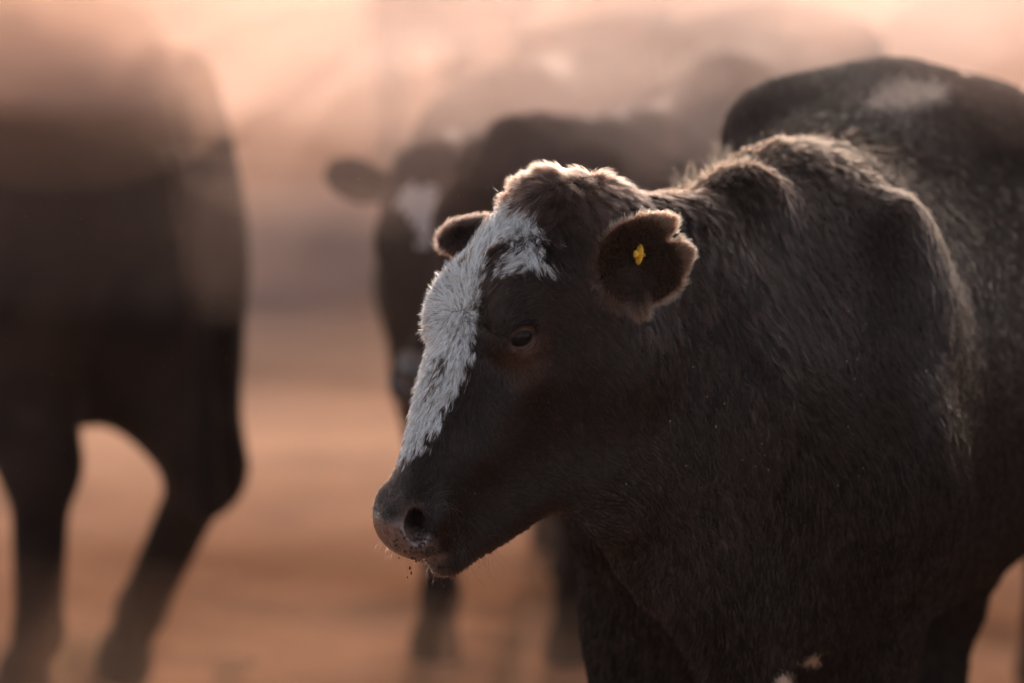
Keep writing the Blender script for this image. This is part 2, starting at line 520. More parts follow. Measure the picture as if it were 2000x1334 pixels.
for s_ in (-1, 1):
    nd = np.linalg.norm((V - HW((.062 * s_, .488, -.022))), axis=1)
    inn = (1 - sm(nd, .016, .021)) * (sm(-(N * (V - HW((.045 * s_, .476, -.024)))).sum(1), .0, .004)) * headm
    colr = colr * (1 - inn[:, None]) + np.array([.012, .008, .007]) * inn[:, None]
    ed = np.linalg.norm(V - HW((.097 * s_, .22, -.022)), axis=1)
    eb = (1 - sm(ed, .018, .040))
    colr = colr * (1 - eb[:, None]) + np.array([.075, .035, .022]) * eb[:, None]

wet = np.clip(pad + rimn * .6, 0, 1)
skin, nt_, sb = mat('cow_skin', (.01, .01, .01), .40, .22)
at = nt_.nodes.new('ShaderNodeAttribute'); at.attribute_name = 'skin_col'
tc_ = nt_.nodes.new('ShaderNodeTexCoord')
nz_ = nt_.nodes.new('ShaderNodeTexNoise'); nz_.inputs['Scale'].default_value = 130; nz_.inputs['Detail'].default_value = 6
mx_ = nt_.nodes.new('ShaderNodeMix'); mx_.data_type = 'RGBA'; mx_.blend_type = 'MULTIPLY'; mx_.inputs[0].default_value = .8
rp_ = nt_.nodes.new('ShaderNodeValToRGB'); rp_.color_ramp.elements[0].position = .3; rp_.color_ramp.elements[0].color = (.35, .3, .3, 1); rp_.color_ramp.elements[1].position = .6
nt_.links.new(tc_.outputs['Object'], nz_.inputs['Vector']); nt_.links.new(nz_.outputs[0], rp_.inputs[0])
nt_.links.new(at.outputs['Color'], mx_.inputs[6]); nt_.links.new(rp_.outputs[0], mx_.inputs[7]); nt_.links.new(mx_.outputs[2], sb.inputs['Base Color'])
aw_ = nt_.nodes.new('ShaderNodeAttribute'); aw_.attribute_name = 'wet'
ms_ = nt_.nodes.new('ShaderNodeMapRange'); ms_.inputs['To Min'].default_value = .10; ms_.inputs['To Max'].default_value = .9
mr_ = nt_.nodes.new('ShaderNodeMapRange'); mr_.inputs['To Min'].default_value = .5; mr_.inputs['To Max'].default_value = .27
nt_.links.new(aw_.outputs['Fac'], ms_.inputs['Value']); nt_.links.new(aw_.outputs['Fac'], mr_.inputs['Value'])
nt_.links.new(ms_.outputs[0], sb.inputs['Specular IOR Level']); nt_.links.new(mr_.outputs[0], sb.inputs['Roughness'])
vr_ = nt_.nodes.new('ShaderNodeTexVoronoi'); vr_.inputs['Scale'].default_value = 330
bp_ = nt_.nodes.new('ShaderNodeBump'); bp_.inputs['Strength'].default_value = .35; bp_.inputs['Distance'].default_value = .0012
nt_.links.new(tc_.outputs['Object'], vr_.inputs['Vector']); nt_.links.new(vr_.outputs[0], bp_.inputs['Height']); nt_.links.new(bp_.outputs[0], sb.inputs['Normal'])

cow = link('cow', to_mesh('cow', V, Q, skin))
tag(cow, 'black cow with white blaze and yellow ear tag, in front of the herd', 'cow')
wa = cow.data.attributes.new('wet', 'FLOAT', 'POINT'); wa.data.foreach_set('value', wet.astype(np.float32))
ca = cow.data.color_attributes.new('skin_col', 'FLOAT_COLOR', 'POINT')
ca.data.foreach_set('color', np.c_[colr, np.ones(len(V))].astype(np.float32).ravel())


# ------------------------------------------------------------------ eye, lids, ear tag
def tube(path, rad, seg=8, closed=False):
    path = np.asarray(path, float); n_ = len(path); rad = np.broadcast_to(rad, (n_,))
    T = np.gradient(path, axis=0)
    if closed: T = np.roll(path, -1, 0) - np.roll(path, 1, 0)
    T /= np.linalg.norm(T, axis=1)[:, None]
    ref = norm(np.cross(T[0], T[n_ // 2]) + 1e-4)
    A = np.cross(T, ref); A /= np.linalg.norm(A, axis=1)[:, None]; B = np.cross(T, A)
    th = np.linspace(0, 2 * math.pi, seg, endpoint=False)
    v = path[:, None] + rad[:, None, None] * (A[:, None] * np.cos(th)[None, :, None] + B[:, None] * np.sin(th)[None, :, None])
    idx = np.arange(n_ * seg).reshape(n_, seg); nx = np.roll(idx, -1, 1)
    q = np.stack([idx[:-1], nx[:-1], nx[1:], idx[1:]], -1).reshape(-1, 4)
    if closed: q = np.concatenate([q, np.stack([idx[-1], nx[-1], nx[0], idx[0]], -1)])
    return v.reshape(-1, 3), q

def uv_sphere(r, nu=40, nv=24):
    th = np.linspace(0, 2 * math.pi, nu, endpoint=False); ph = np.linspace(.02, math.pi - .02, nv)
    T, Pp = np.meshgrid(th, ph, indexing='ij')
    v = r * np.stack([np.sin(Pp) * np.cos(T), np.sin(Pp) * np.sin(T), np.cos(Pp)], -1)
    idx = np.arange(nu * nv).reshape(nu, nv); nx = np.roll(idx, -1, 0)
    q = np.stack([idx[:, :-1], nx[:, :-1], nx[:, 1:], idx[:, 1:]], -1).reshape(-1, 4)
    return v.reshape(-1, 3), q[:, ::-1]

eye_m, ent, eb_ = mat('eye_dark', (.003, .002, .002), .04, .14)
lid_m, lnt, lb_ = mat('eyelid_skin', (.11, .05, .035), .38, .5)
lb_.inputs['Specular IOR Level'].default_value = .25
noise_col(lid_m, lnt, lb_, (.03, .015, .010), (.10, .045, .026), 160, bump=.4, bscale=500, bdist=.0006)
def eye_frame(s):
    c = HW((.0815 * s, .205, -.012))
    out = norm(H @ np.array([s * .93, .10, .20]))
    al = norm(H @ np.array([s * -.12, .62, .78]))
    al = norm(al - out * (al @ out)); u = np.cross(al, out)
    if u @ H[:, 2] < 0: u = -u
    return c, out, al, u          # u towards the brow, al towards the nose
for s_ in (-1, 1):
    c, out, al, u = eye_frame(s_)
    v, q = uv_sphere(.0225)
    o = link('eye', to_mesh('eye', v + c, q, eye_m), cow)
    aa = np.linspace(-1, 1, 28)
    rr2 = .0240
    def onball(x, y, r=rr2):
        z = math.sqrt(max(r * r - x * x - y * y, 1e-7)); return c + al * x + u * y + out * z
    upper = [onball(.0205 * a, .0112 * (1 - a * a) - .002 * a - .001) for a in aa]
    lower = [onball(.0205 * a, -.0125 * (1 - a * a) ** .8 - .002 * a - .001) for a in aa]
    v1, q1 = tube(upper, .0030 * (1 - .5 * np.abs(aa) ** 3)); v2, q2 = tube(lower, .0026 * (1 - .5 * np.abs(aa) ** 3))
    up2 = [onball(.0235 * a, .0165 * (1 - a * a) - .002 * a, .0262) for a in aa]; lo2 = [onball(.0235 * a, -.0185 * (1 - a * a) ** .7 - .002 * a, .0265) for a in aa]
    v3, q3 = tube(up2, .0042 * (1 - .6 * np.abs(aa) ** 2)); v4, q4 = tube(lo2, .0034 * (1 - .6 * np.abs(aa) ** 2))
    vs = [v1, v2, v3, v4]; qs = [q1, q2, q3, q4]; offs = np.cumsum([0] + [len(x) for x in vs[:-1]])
    link('eyelid', to_mesh('eyelid', np.concatenate(vs), np.concatenate([q_ + o_ for q_, o_ in zip(qs, offs)]), lid_m), cow)

# ------------------------------------------------------------------ coat
def hair_material(name, rough=.35, rr=.35, ior=1.38):
    m = bpy.data.materials.new(name); m.use_nodes = True
    n = m.node_tree; n.nodes.remove(n.nodes['Principled BSDF'])
    h = n.nodes.new('ShaderNodeBsdfHairPrincipled')
    h.parametrization = 'COLOR'
    h.inputs['Roughness'].default_value = rough
    h.inputs['Radial Roughness'].default_value = rr
    h.inputs['Coat'].default_value = .0
    h.inputs['IOR'].default_value = ior
    a = n.nodes.new('ShaderNodeAttribute'); a.attribute_name = 'hair_col'
    n.links.new(a.outputs['Color'], h.inputs['Color'])
    n.links.new(h.outputs[0], n.nodes['Material Output'].inputs['Surface'])
    return m
hair_mat = hair_material('cow_hair', .22, .25, 1.30)
rear_mat, rnt_, rb_ = mat('cow_hair_flank', (.008, .005, .005), .6, .09)
ra_ = rnt_.nodes.new('ShaderNodeAttribute'); ra_.attribute_name = 'hair_col'; rnt_.links.new(ra_.outputs['Color'], rb_.inputs['Base Color'])

def curves_object(name, pts, rad, col, parent, material):
    """pts (n,k,3), rad (n,k), col (n,3)"""
    n, k = pts.shape[:2]
    hc = bpy.data.hair_curves.new(name)
    hc.add_curves([k] * n)
    hc.attributes['position'].data.foreach_set('vector', pts.astype(np.float32).ravel())
    ra = hc.attributes.get('radius') or hc.attributes.new('radius', 'FLOAT', 'POINT')
    ra.data.foreach_set('value', rad.astype(np.float32).ravel())
    c = hc.attributes.new('hair_col', 'FLOAT_COLOR', 'POINT')
    c.data.foreach_set('color', np.c_[np.repeat(col, k, 0), np.ones(n * k)].astype(np.float32).ravel())
    hc.materials.append(material)
    return link(name, hc, parent)

def sample(Vv, Qq, dens):
    a, b, c, d = (Vv[Qq[:, i]] for i in range(4))
    ar = .5 * np.linalg.norm(np.cross(c - a, d - b), axis=1)
    lam = ar * dens
    cnt = rng.poisson(lam)
    f = np.repeat(np.arange(len(Qq)), cnt)
    u, v = rng.random(len(f)), rng.random(len(f))
    q = Qq[f]
    wts = np.stack([(1-u)*(1-v), u*(1-v), u*v, (1-u)*v], 1)
    return f, q, wts

# how the coat lies: x, y of the frame, direction there, length in mm, lift
FLOW = [(1060,352,-.8,-.1,24,.35),(1000,380,-.9,.25,28,.35),(1035,400,-.6,.75,24,.3),(1080,385,-.35,.9,28,.3),(1105,368,-.2,.8,30,.3),(1085,350,-.5,-.3,22,.35),(1130,385,.35,.9,30,.4),(1120,440,.15,1,36,.3),(1150,405,.6,.6,30,.4),
 (960,445,.65,-.75,22,.3),(1020,440,.5,.85,26,.3),(930,480,.6,-.8,18,.3),(1050,500,.25,.95,22,.3),(1000,512,-.75,.55,20,.3),(1035,470,0,1,22,.3),
 (870,560,-.5,-.8,15,.4),(920,560,.3,-.95,15,.4),(862,610,-.95,.25,14,.45),(930,608,.95,.15,14,.4),(870,650,-.5,.87,17,.35),(897,680,.05,1,18,.3),(925,650,.5,.85,16,.3),
 (850,720,-.25,.97,18,.3),(880,770,-.1,1,18,.3),(840,820,-.2,.98,15,.25),(812,870,-.22,.97,12,.2),(890,625,0,1,15,.4),(897,590,0,-1,12,.5),
 (960,560,.7,-.55,14,.25),(1020,570,.9,-.25,12,.2),(1080,590,.92,.3,12,.2),(1120,620,.75,.65,12,.2),(1135,550,.45,.87,20,.25),(960,510,.75,-.45,20,.25),(1100,500,.3,.93,20,.25),
 (975,620,.4,-.8,9,.2),(955,680,-.25,.95,9,.2),(1050,690,.5,.85,6,.15),(1000,692,.1,1,5,.15),(1020,605,.8,-.2,8,.3),
 (1000,760,.5,.86,8,.15),(1100,720,.5,.87,10,.15),(1200,700,.6,.8,14,.2),(1250,760,.35,.93,16,.2),(1100,850,.75,.65,9,.15),(1000,850,.75,.55,8,.15),(900,850,.25,.97,10,.18),
 (900,920,.6,.75,7,.12),(820,920,-.1,1,7,.12),(1200,880,.7,.7,12,.2),(1100,950,.87,.45,9,.15),(1000,980,.87,.4,8,.15),(900,1000,.5,.8,5,.15),(850,965,.2,.9,4,.15),(780,955,-.3,.9,4,.15),(1150,1000,.9,.2,10,.2),
 (880,1100,.15,1,12,.4),(940,1075,.6,.8,10,.3),(820,1095,-.2,1,10,.4),(1060,1020,.85,.5,9,.25),
 (1200,420,.65,.35,26,.25),(1300,400,.6,.5,22,.25),(1400,335,.4,.3,26,.35),(1500,295,.5,.2,24,.35),(1340,360,.5,.2,22,.3),(1350,500,.45,.9,27,.15),(1400,600,.45,.9,27,.15),(1320,700,.15,1,22,.15),(1450,700,.27,.97,24,.12),
 (1500,500,.5,.87,24,.12),(1430,420,.4,.9,26,.2),(1600,400,.45,.9,16,.12),(1600,600,.42,.9,20,.12),(1700,600,.32,.95,15,.12),(1500,850,.1,1,24,.15),(1600,800,.55,.83,24,.2),(1400,950,.1,1,22,.15),(1750,500,.45,.9,14,.12),
 (1900,500,.45,.88,14,.12),(1900,800,.2,1,14,.12),(1300,1000,.3,.95,15,.2),(1350,1150,.1,1,26,.3),(1340,1250,.0,1,26,.3),(1500,1100,0,1,18,.15),(1700,1000,.1,1,18,.15),(1250,1100,0,1,18,.2),(1200,1250,-.1,1,16,.2),(1700,1250,0,1,14,.2),
 (1700,200,.5,.3,15,.15),(1550,180,-.3,.7,15,.15),(1900,250,.6,.55,15,.15),(1620,290,.6,.2,20,.3),(1250,650,.2,.98,20,.15),(1175,480,.1,1,28,.2)]
fi = np.array([pick(a[0], a[1]) for a in FLOW])
fp = V[fi]; fN = N[fi]
fd = []
for a, p, n in zip(FLOW, fp, fN):
    d = a[2] * rt - a[3] * upv
    t = d - n * (d @ n) / 1.0
    # choose the tangent whose picture direction is d: add the view component that keeps it on the surface
    v = norm(p - CAM)
    k = -(d @ n) / (v @ n if abs(v @ n) > .25 else math.copysign(.25, v @ n))
    t2 = d + v * np.clip(k, -2, 2)
    t2 = t2 - n * (t2 @ n)
    fd.append(norm(t2))
fd = np.array(fd); flen = np.array([a[4] for a in FLOW]) * 1e-3; flift = np.array([a[5] for a in FLOW])

def lie(P, n):
    D = np.zeros_like(P); Ln = np.zeros(len(P)); Lf = np.zeros(len(P))
    for i in range(0, len(P), 40000):
        q = P[i:i+40000]
        d2 = ((q[:, None, :] - fp[None]) ** 2).sum(-1) + 1e-5
        agree = np.clip(n[i:i+40000] @ fN.T, 0.05, 1)
        wt = agree / d2 ** 2.0
        wt /= wt.sum(1, keepdims=True)
        D[i:i+40000] = wt @ fd; Ln[i:i+40000] = wt @ flen; Lf[i:i+40000] = wt @ flift
    return D, Ln, Lf

def grow(P, n, D, Ln, Lf, clump=.006, ctip=.6, noise=.10, k=5, wave=0.0):
    D = D + rng.normal(0, .10, D.shape)
    D = D - n * (D * n).sum(1)[:, None]
    D /= np.maximum(np.linalg.norm(D, axis=1), 1e-6)[:, None]
    Ln = Ln * rng.uniform(.65, 1.15, len(P))
    key = np.floor(P / clump + rng.random(3)).astype(np.int64)
    kk = (key[:, 0] * 73856093) ^ (key[:, 1] * 19349663) ^ (key[:, 2] * 83492791)
    _, inv = np.unique(kk, return_inverse=True)
    m = inv.max() + 1
    cn = np.bincount(inv, minlength=m)
    cc = np.stack([np.bincount(inv, P[:, a], m) / cn for a in range(3)], 1)
    cr = rng.normal(0, 1, (m, 3)) * noise
    cl = rng.uniform(.8, 1.15, m)
    cs = rng.uniform(.3, 1.0, m) * ctip
    ph = rng.uniform(0, 6.28, m)
    Ln = Ln * cl[inv]
    Lf = Lf * rng.uniform(.4, 1.9, m)[inv]
    T = (D + cr[inv]); T = T - n * (T * n).sum(1)[:, None]
    T /= np.maximum(np.linalg.norm(T, axis=1), 1e-6)[:, None]
    B = np.cross(n, T)
    out = np.zeros((len(P), k, 3))
    off = (cc[inv] - P)
    off = off - n * (off * n).sum(1)[:, None]
    rw = rng.uniform(.5, 1.5, len(P))
    for j in range(k):
        t = j / (k - 1)
        lift = Lf * (t - .45 * t * t) * 1.0
        fwd = t * (1 - .25 * Lf)
        wv = wave * np.sin(ph[inv] + t * 7.0 * rw) * t if wave else 0
        p = P + T * (Ln * fwd)[:, None] + n * (Ln * lift + .0002)[:, None] + off * (cs[inv] * t ** 1.5)[:, None]
        if wave: p = p + B * (Ln * wv)[:, None]
        out[:, j] = p
    return out

a_, b_, c_, d_ = (V[Q[:, i]] for i in range(4))
cen = (a_ + b_ + c_ + d_) / 4
nf = N[Q].mean(1)
hcen = to_head(cen)
face = np.clip((nf * (CAM - cen) / np.linalg.norm(CAM - cen, axis=1)[:, None]).sum(1) * 2 + .6, .3, 1)
headq = headm[Q[:, 0]] & (hcen[:, 1] > -.08)
dens = np.where(headq, D_HEAD, D_NECK * (1 - .6 * sm(cen[:, 1], 8.0, 8.7))) * face
dens *= sm(cen[:, 2], .25, .45) * .8 + .2
# bare places: nose pad, inside the nostrils and the eye
padq = sm(hcen[:, 1], .474, .488) * sm(hcen[:, 2], -.120, -.108) * (1 - sm(hcen[:, 2], -.004, .005)) * sm(-np.abs(hcen[:, 0]), -.064, -.054) * headq
dens *= (1 - padq)
for s_ in (-1, 1):
    dens *= sm(np.linalg.norm(cen - HW((.062 * s_, .488, -.022)), axis=1), .019, .023)
    dens *= sm(np.linalg.norm(cen - HW((.103 * s_, .205, -.010)), axis=1), .022, .026)
f, q, wts = sample(V, Q, dens)
P = (V[q] * wts[..., None]).sum(1); n = (N[q] * wts[..., None]).sum(1); n /= np.linalg.norm(n, axis=1)[:, None]
D, Ln, Lf = lie(P, n)
hp = to_head(P); isH = headq[f]
white = white_mask(hp, .0038) & isH
# near ear: the coat runs outwards from its root
le = (P - earC) @ earE
ear = (np.linalg.norm(le / [.05, .072, .072], axis=1) < 1.0)
rim = sm(np.linalg.norm(le[:, 1:], axis=1), .036, .056)
de = earE @ np.array([0, 0, 0.])
out_dir = (le * [0, 1, 1] + np.array([0, .02, 0])) @ earE.T
inner = ear & ((n @ earE[:, 0]) > .15) & (rim < .9)
D[ear] = out_dir[ear]
D = D / np.maximum(np.linalg.norm(D, axis=1), 1e-6)[:, None]
Ln[ear] = .009 + .006 * rim[ear]; Lf[ear] = .35
Lf[inner] = .75; Ln[inner] = .012
col = np.tile(np.array([.0115, .0064, .0050]), (len(P), 1)) * np.exp(rng.normal(0, .45, (len(P), 1)))
pale = rng.random(len(P)) < .10 * (1 - .85 * sm(P[:, 1], 8.0, 8.4))
col[pale] = np.array([.18, .11, .08]) * rng.uniform(.4, 1.4, (pale.sum(), 1))
brown = np.array([.10, .045, .028])
poll = sm(-hp[:, 1], -.07, .0) * isH * .35 * sm(hp[:, 2], -.10, -.04)
eyeb = (1 - sm(np.linalg.norm(P - HW((-.097, .225, -.03)), axis=1), .02, .05)) * .85
br = np.clip(poll + eyeb, 0, 1) * rng.uniform(.3, 1, len(P))
br = np.where(ear, .35 + .65 * rim, br)
br = np.clip(br, 0, 1)
col = col * (1 - br[:, None]) + np.where(ear[:, None], np.array([.17, .082, .052]), brown) * br[:, None] * rng.uniform(.6, 1.4, (len(P), 1))
def clump_gain(P, size, sg):
    key = np.floor(P / size).astype(np.int64)
    kk = (key[:, 0] * 73856093) ^ (key[:, 1] * 19349663) ^ (key[:, 2] * 83492791)
    _, inv = np.unique(kk, return_inverse=True)
    return np.exp(rng.normal(0, sg, inv.max() + 1))[inv]
# neighbouring tufts differ a little; the streaks follow the lie of the coat
Dn = D / np.maximum(np.linalg.norm(D, axis=1), 1e-6)[:, None]
side = np.cross(n, Dn)
def streak(P, Dn, side, w_, l_, sg):
    q = P - np.array([.25, 7.7, .9])
    a = np.floor((q * side).sum(1) / w_).astype(np.int64); b = np.floor((q * Dn).sum(1) / l_ + .5 * (a % 2)).astype(np.int64); c_ = np.floor((q * n).sum(1) / .08).astype(np.int64)
    kk = (a * 73856093) ^ (b * 19349663) ^ (c_ * 83492791)
    _, inv = np.unique(kk, return_inverse=True)
    return np.exp(rng.normal(0, sg, inv.max() + 1))[inv]
st_ = np.where(isH, streak(P, Dn, side, .0022, .014, .45), streak(P, Dn, side, .0045, .035, .48))
col = np.minimum(col * (st_ * clump_gain(P, .03, .15))[:, None], np.where(ear[:, None], np.array([.3, .17, .12]), np.array([.10, .075, .062])))
Lf = Lf * np.clip(st_, .5, 1.8)
col = np.where((isH & ~ear)[:, None], col * 1.5, col)  # head hair lightened in colour, in place of more light on the face
dusty = (np.clip(n[:, 2] * 1.6, 0, 1) * .38 * rng.random(len(P)) * ~isH)[:, None]      # red dust settled along the back
col = col * (1 - dusty) + np.array([.085, .047, .030]) * dusty
wsel = white & (rng.random(len(P)) < np.clip(.55 + .35 * st_, .5, .95))
col[wsel] = np.array([.95, .89, .84]) * rng.uniform(.62, 1.1, (wsel.sum(), 1)) * np.minimum(clump_gain(P[wsel], .005, .22), 1.3)[:, None] * np.clip(st_[wsel], .55, 1.12)[:, None]
col = np.minimum(col, .90)
bp = proj(P)
PATCH = [[(1686, 208), (1700, 185), (1722, 165), (1752, 150), (1800, 155), (1850, 170), (1838, 190), (1800, 205), (1760, 212), (1715, 214)],  # sunlit rump painted as pale hair; the outlines after it are belly spots
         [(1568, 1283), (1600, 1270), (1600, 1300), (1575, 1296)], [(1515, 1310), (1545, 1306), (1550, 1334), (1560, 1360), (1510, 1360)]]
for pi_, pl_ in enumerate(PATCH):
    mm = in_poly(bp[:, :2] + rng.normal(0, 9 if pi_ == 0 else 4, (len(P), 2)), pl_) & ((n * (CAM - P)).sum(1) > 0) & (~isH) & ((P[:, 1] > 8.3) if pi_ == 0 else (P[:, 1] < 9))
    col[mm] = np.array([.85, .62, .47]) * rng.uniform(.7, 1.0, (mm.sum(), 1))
greyp = isH & (hp[:, 1] < .10) & (hp[:, 1] > .0) & (np.abs(hp[:, 0]) < .05) & (hp[:, 2] > -.05) & (rng.random(len(P)) < .08)
col[greyp] = np.array([.30, .27, .25])
# mud-crusted chin
rad0 = np.where(isH, .00016, .00022 + .00026 * sm(P[:, 1], 7.9, 8.8)) * rng.uniform(.7, 1.3, len(P))
longm = (Ln > .017)
sel = isH & ~longm
rear = rng.random(len(P)) < np.maximum(.92 * sm(P[:, 1], 7.62, 8.35), .93 * sm(-P[:, 2], -1.10, -.80) * (~isH | (hp[:, 2] < -.24)))  # matte hair copy darkens flank and low chest in place of shade
parts = []
rear |= (col[:, 0] > .35) & (rng.random(len(P)) < .75)
rearp = []
for mask, cl, ct, nz, wv in ((isH & ~longm, .0045, .45, .12, .0), (isH & longm, .009, .85, .28, .10), (~isH, .010, .75, .14, .03)):
    if mask.sum() == 0: continue
    pts = grow(P[mask], n[mask], D[mask], Ln[mask], Lf[mask], cl, ct, nz, 5, wv)
    prof = np.array([1, 1, .9, .65, .2])
    r_, c_ = rad0[mask][:, None] * prof[None], col[mask]; rr_m = rear[mask]
    parts.append((pts[~rr_m], r_[~rr_m], c_[~rr_m]))
    if rr_m.any(): rearp.append((pts[rr_m], r_[rr_m], c_[rr_m]))
pts = np.concatenate([p[0] for p in parts]); rad = np.concatenate([p[1] for p in parts]); colh = np.concatenate([p[2] for p in parts])
print('HAIRS', len(pts))
curves_object('coat', pts, rad, colh, cow, hair_mat)
curves_object('coat', np.concatenate([p[0] for p in rearp]), np.concatenate([p[1] for p in rearp]), np.concatenate([p[2] for p in rearp]), cow, rear_mat)

# ------------------------------------------------------------------ ear tag, lashes, whiskers, mud
tag_m, tnt, tb = mat('yellow_plastic', (.80, .42, .03), .4, .5)
noise_col(tag_m, tnt, tb, (.45, .22, .02), (.85, .47, .04), 300, .3, .6)
def disc(c, nrm, r, th, seg=28, hole=0):
    nrm = norm(nrm); a = norm(np.cross(nrm, [.3, .2, .9])); b = np.cross(nrm, a)
    t = np.linspace(0, 2 * math.pi, seg, endpoint=False)
    ring = np.cos(t)[:, None] * a + np.sin(t)[:, None] * b
    prof = [(.001, -th), (r * .9, -th), (r, -th * .6), (r, th * .6), (r * .9, th), (.001, th)]
    v = np.concatenate([c + ring * p_[0] + nrm * p_[1] for p_ in prof])
    idx = np.arange(len(prof) * seg).reshape(len(prof), seg); nx = np.roll(idx, -1, 1)
    return v, np.stack([idx[:-1], idx[1:], nx[1:], nx[:-1]], -1).reshape(-1, 4)
def join(parts):
    offs = np.cumsum([0] + [len(p_[0]) for p_ in parts[:-1]])
    return np.concatenate([p_[0] for p_ in parts]), np.concatenate([p_[1] + o_ for p_, o_ in zip(parts, offs)])
td = PX[pick(1250, 500), 2] - .016
tC = unproj(1249, 497, td)
tn = norm([-.93, -.30, .14])
v1 = disc(tC, tn, .0135, .0011); v2 = disc(tC + tn * .0035, tn, .0052, .0035); v3 = disc(tC - tn * .004, tn, .0025, .004)
link('ear_tag', to_mesh('ear_tag', *join([v1, v2, v3]), tag_m), cow)

def strands(roots, dirs, lens, bend, k=8, jitter=.2):
    """free hairs: start direction dirs, bending towards bend"""
    n_ = len(roots); out = np.zeros((n_, k, 3)); d = dirs + rng.normal(0, jitter, (n_, 3)); d /= np.linalg.norm(d, axis=1)[:, None]
    bn = np.asarray(bend, float) + rng.normal(0, jitter * 1.6, (n_, 3))
    p = roots.copy()
    for j in range(k):
        out[:, j] = p
        p = p + d * (lens / (k - 1))[:, None]
        d = d + bn * (1.6 / k); d /= np.linalg.norm(d, axis=1)[:, None]
    return out
P_l, R_l, C_l = [], [], []
def add(pts, r, c):
    P_l.append(pts); R_l.append(np.full(pts.shape[:2], r) * np.linspace(1, .35, pts.shape[1])[None]); C_l.append(np.broadcast_to(np.array(c, float), (len(pts), 3)) * rng.uniform(.6, 1.2, (len(pts), 1)))
# lashes
for s_ in (-1, 1):
    c, out_, al, u = eye_frame(s_)
    a_ = rng.uniform(-.9, .9, 70)
    roots = np.array([c + al * .0205 * q + u * (.0095 * (1 - q * q) + .001) + out_ * .0235 for q in a_])
    dirs = out_ * .9 - u * .35 + al * a_[:, None] * .35
    add(strands(roots, dirs, rng.uniform(.010, .017, 70), -u * .9, 6, .08), .00014, (.03, .022, .018))
def on(x, y):
    i_ = pick(x, y); return V[i_], N[i_]
# pale curled whiskers round the nostril and lips
def whisk(n_, x0, x1, y0, y1, l0, l1, bend, c, r, nf_=.8, dx=-.3, dy=0):
    rs, ds = [], []
    for _ in range(n_):
        p_, nn_ = on(rng.uniform(x0, x1), rng.uniform(y0, y1)); rs.append(p_); ds.append(nn_ * nf_ + rt * dx + upv * dy)
    add(strands(np.array(rs), np.array(ds), rng.uniform(l0, l1, n_), bend, 10, .35), r, c)
whisk(8, 748, 800, 965, 985, .015, .032, rt * .9 + upv * .3, (.22, .17, .14), .00011, dx=-.3, dy=.4)
whisk(12, 830, 870, 975, 1000, .030, .055, -upv * 1.1 - rt * .1, (.42, .35, .30), .00018, dx=.3, dy=.5)
whisk(18, 860, 960, 1010, 1060, .025, .045, rt * .6 - upv * .8, (.30, .23, .19), .00015, dx=.2, dy=-.3)
whisk(46, 800, 990, 1075, 1110, .015, .042, -upv * .7 + rt * .25, (.06, .04, .03), .00014, dx=.05, dy=-.9)
whisk(24, 735, 800, 1050, 1085, .008, .022, -upv * .9, (.10, .07, .055), .00012, dx=-.5, dy=-.4)
whisk(5, 1000, 1050, 590, 610, .02, .035, rt * .4 - upv * .4, (.20, .12, .08), .00014, dx=-.2, dy=.4)
# long stray hairs on poll and withers
whisk(60, 985, 1150, 345, 385, .010, .024, rt * .1 - upv * .3, (.16, .09, .055), .00015, dx=.1, dy=.9)
whisk(30, 1330, 1440, 300, 350, .02, .045, upv * .2, (.14, .07, .04), .00018, dx=.1, dy=1.2)
whisk(60, 1300, 1600, 270, 350, .015, .028, -rt * .1, (.07, .045, .032), .00018, dx=.4, dy=.8)
# hairs inside the ear
whisk(90, 1195, 1225, 520, 590, .020, .040, rt * .8 + upv * .1, (.10, .06, .045), .00016, dx=.8, dy=.1)
whisk(60, 1200, 1290, 440, 470, .015, .028, rt * .5 - upv * .6, (.11, .06, .04), .00016, dx=.4, dy=-.4)
# forelock falling over the blaze, dark and grey mixed
whisk(80, 1040, 1130, 365, 400, .022, .045, -upv * .9 - rt * .1, (.08, .052, .04), .00017, .35, .15, -.9)
whisk(110, 985, 1060, 380, 425, .020, .038, -upv * .9 - rt * .3, (.40, .38, .36), .00016, .35, -.2, -.9)
pts = [np.concatenate([p_, np.repeat(p_[:, -1:], 10 - p_.shape[1], 1)], 1) if p_.shape[1] < 10 else p_ for p_ in P_l]
rads = [np.concatenate([r_, np.repeat(r_[:, -1:], 10 - r_.shape[1], 1)], 1) if r_.shape[1] < 10 else r_ for r_ in R_l]
curves_object('whiskers', np.concatenate(pts), np.concatenate(rads), np.concatenate(C_l), cow, hair_mat)

# dried mud on the lips
mud_m, mnt, mb = mat('dried_mud', (.03, .02, .016), .8, .3)
noise_col(mud_m, mnt, mb, (.012, .010, .010), (.11, .065, .045), 400, .4, .7)
mp = []
sv, sq = uv_sphere(1.0, 8, 6)
for _ in range(230):
    q_ = rng.random()
    if q_ < .45: x_, y_ = rng.uniform(800, 850), rng.uniform(1025, 1085)
    elif q_ < .9: x_, y_ = rng.uniform(800, 945), rng.uniform(1070, 1112)
    else: x_, y_ = rng.uniform(772, 800), rng.uniform(1045, 1085)
    p_, nn_ = on(x_, y_); r_ = rng.uniform(.0006, .0021)
    mp.append((p_ + nn_ * r_ * .3 + rng.normal(0, .002, 3) + sv * r_ * rng.uniform(.5, 1.3, 3), sq))
for x_, y_ in ((800, 1112), (803, 1120), (838, 1128), (845, 1140), (862, 1137), (866, 1146), (872, 1143), (796, 1128), (850, 1122)):
    c_ = unproj(x_, y_, PX[pick(845, 1100), 2]) + rng.normal(0, .004, 3) * [0, 1, 0]; r_ = rng.uniform(.0009, .0020)
    mp.append((c_ + sv * r_ * np.array([.8, .8, 1.6]), sq))
    for t_ in np.linspace(.1, 1, 5): mp.append((c_ + upv * .012 * t_ + sv * .0004, sq))
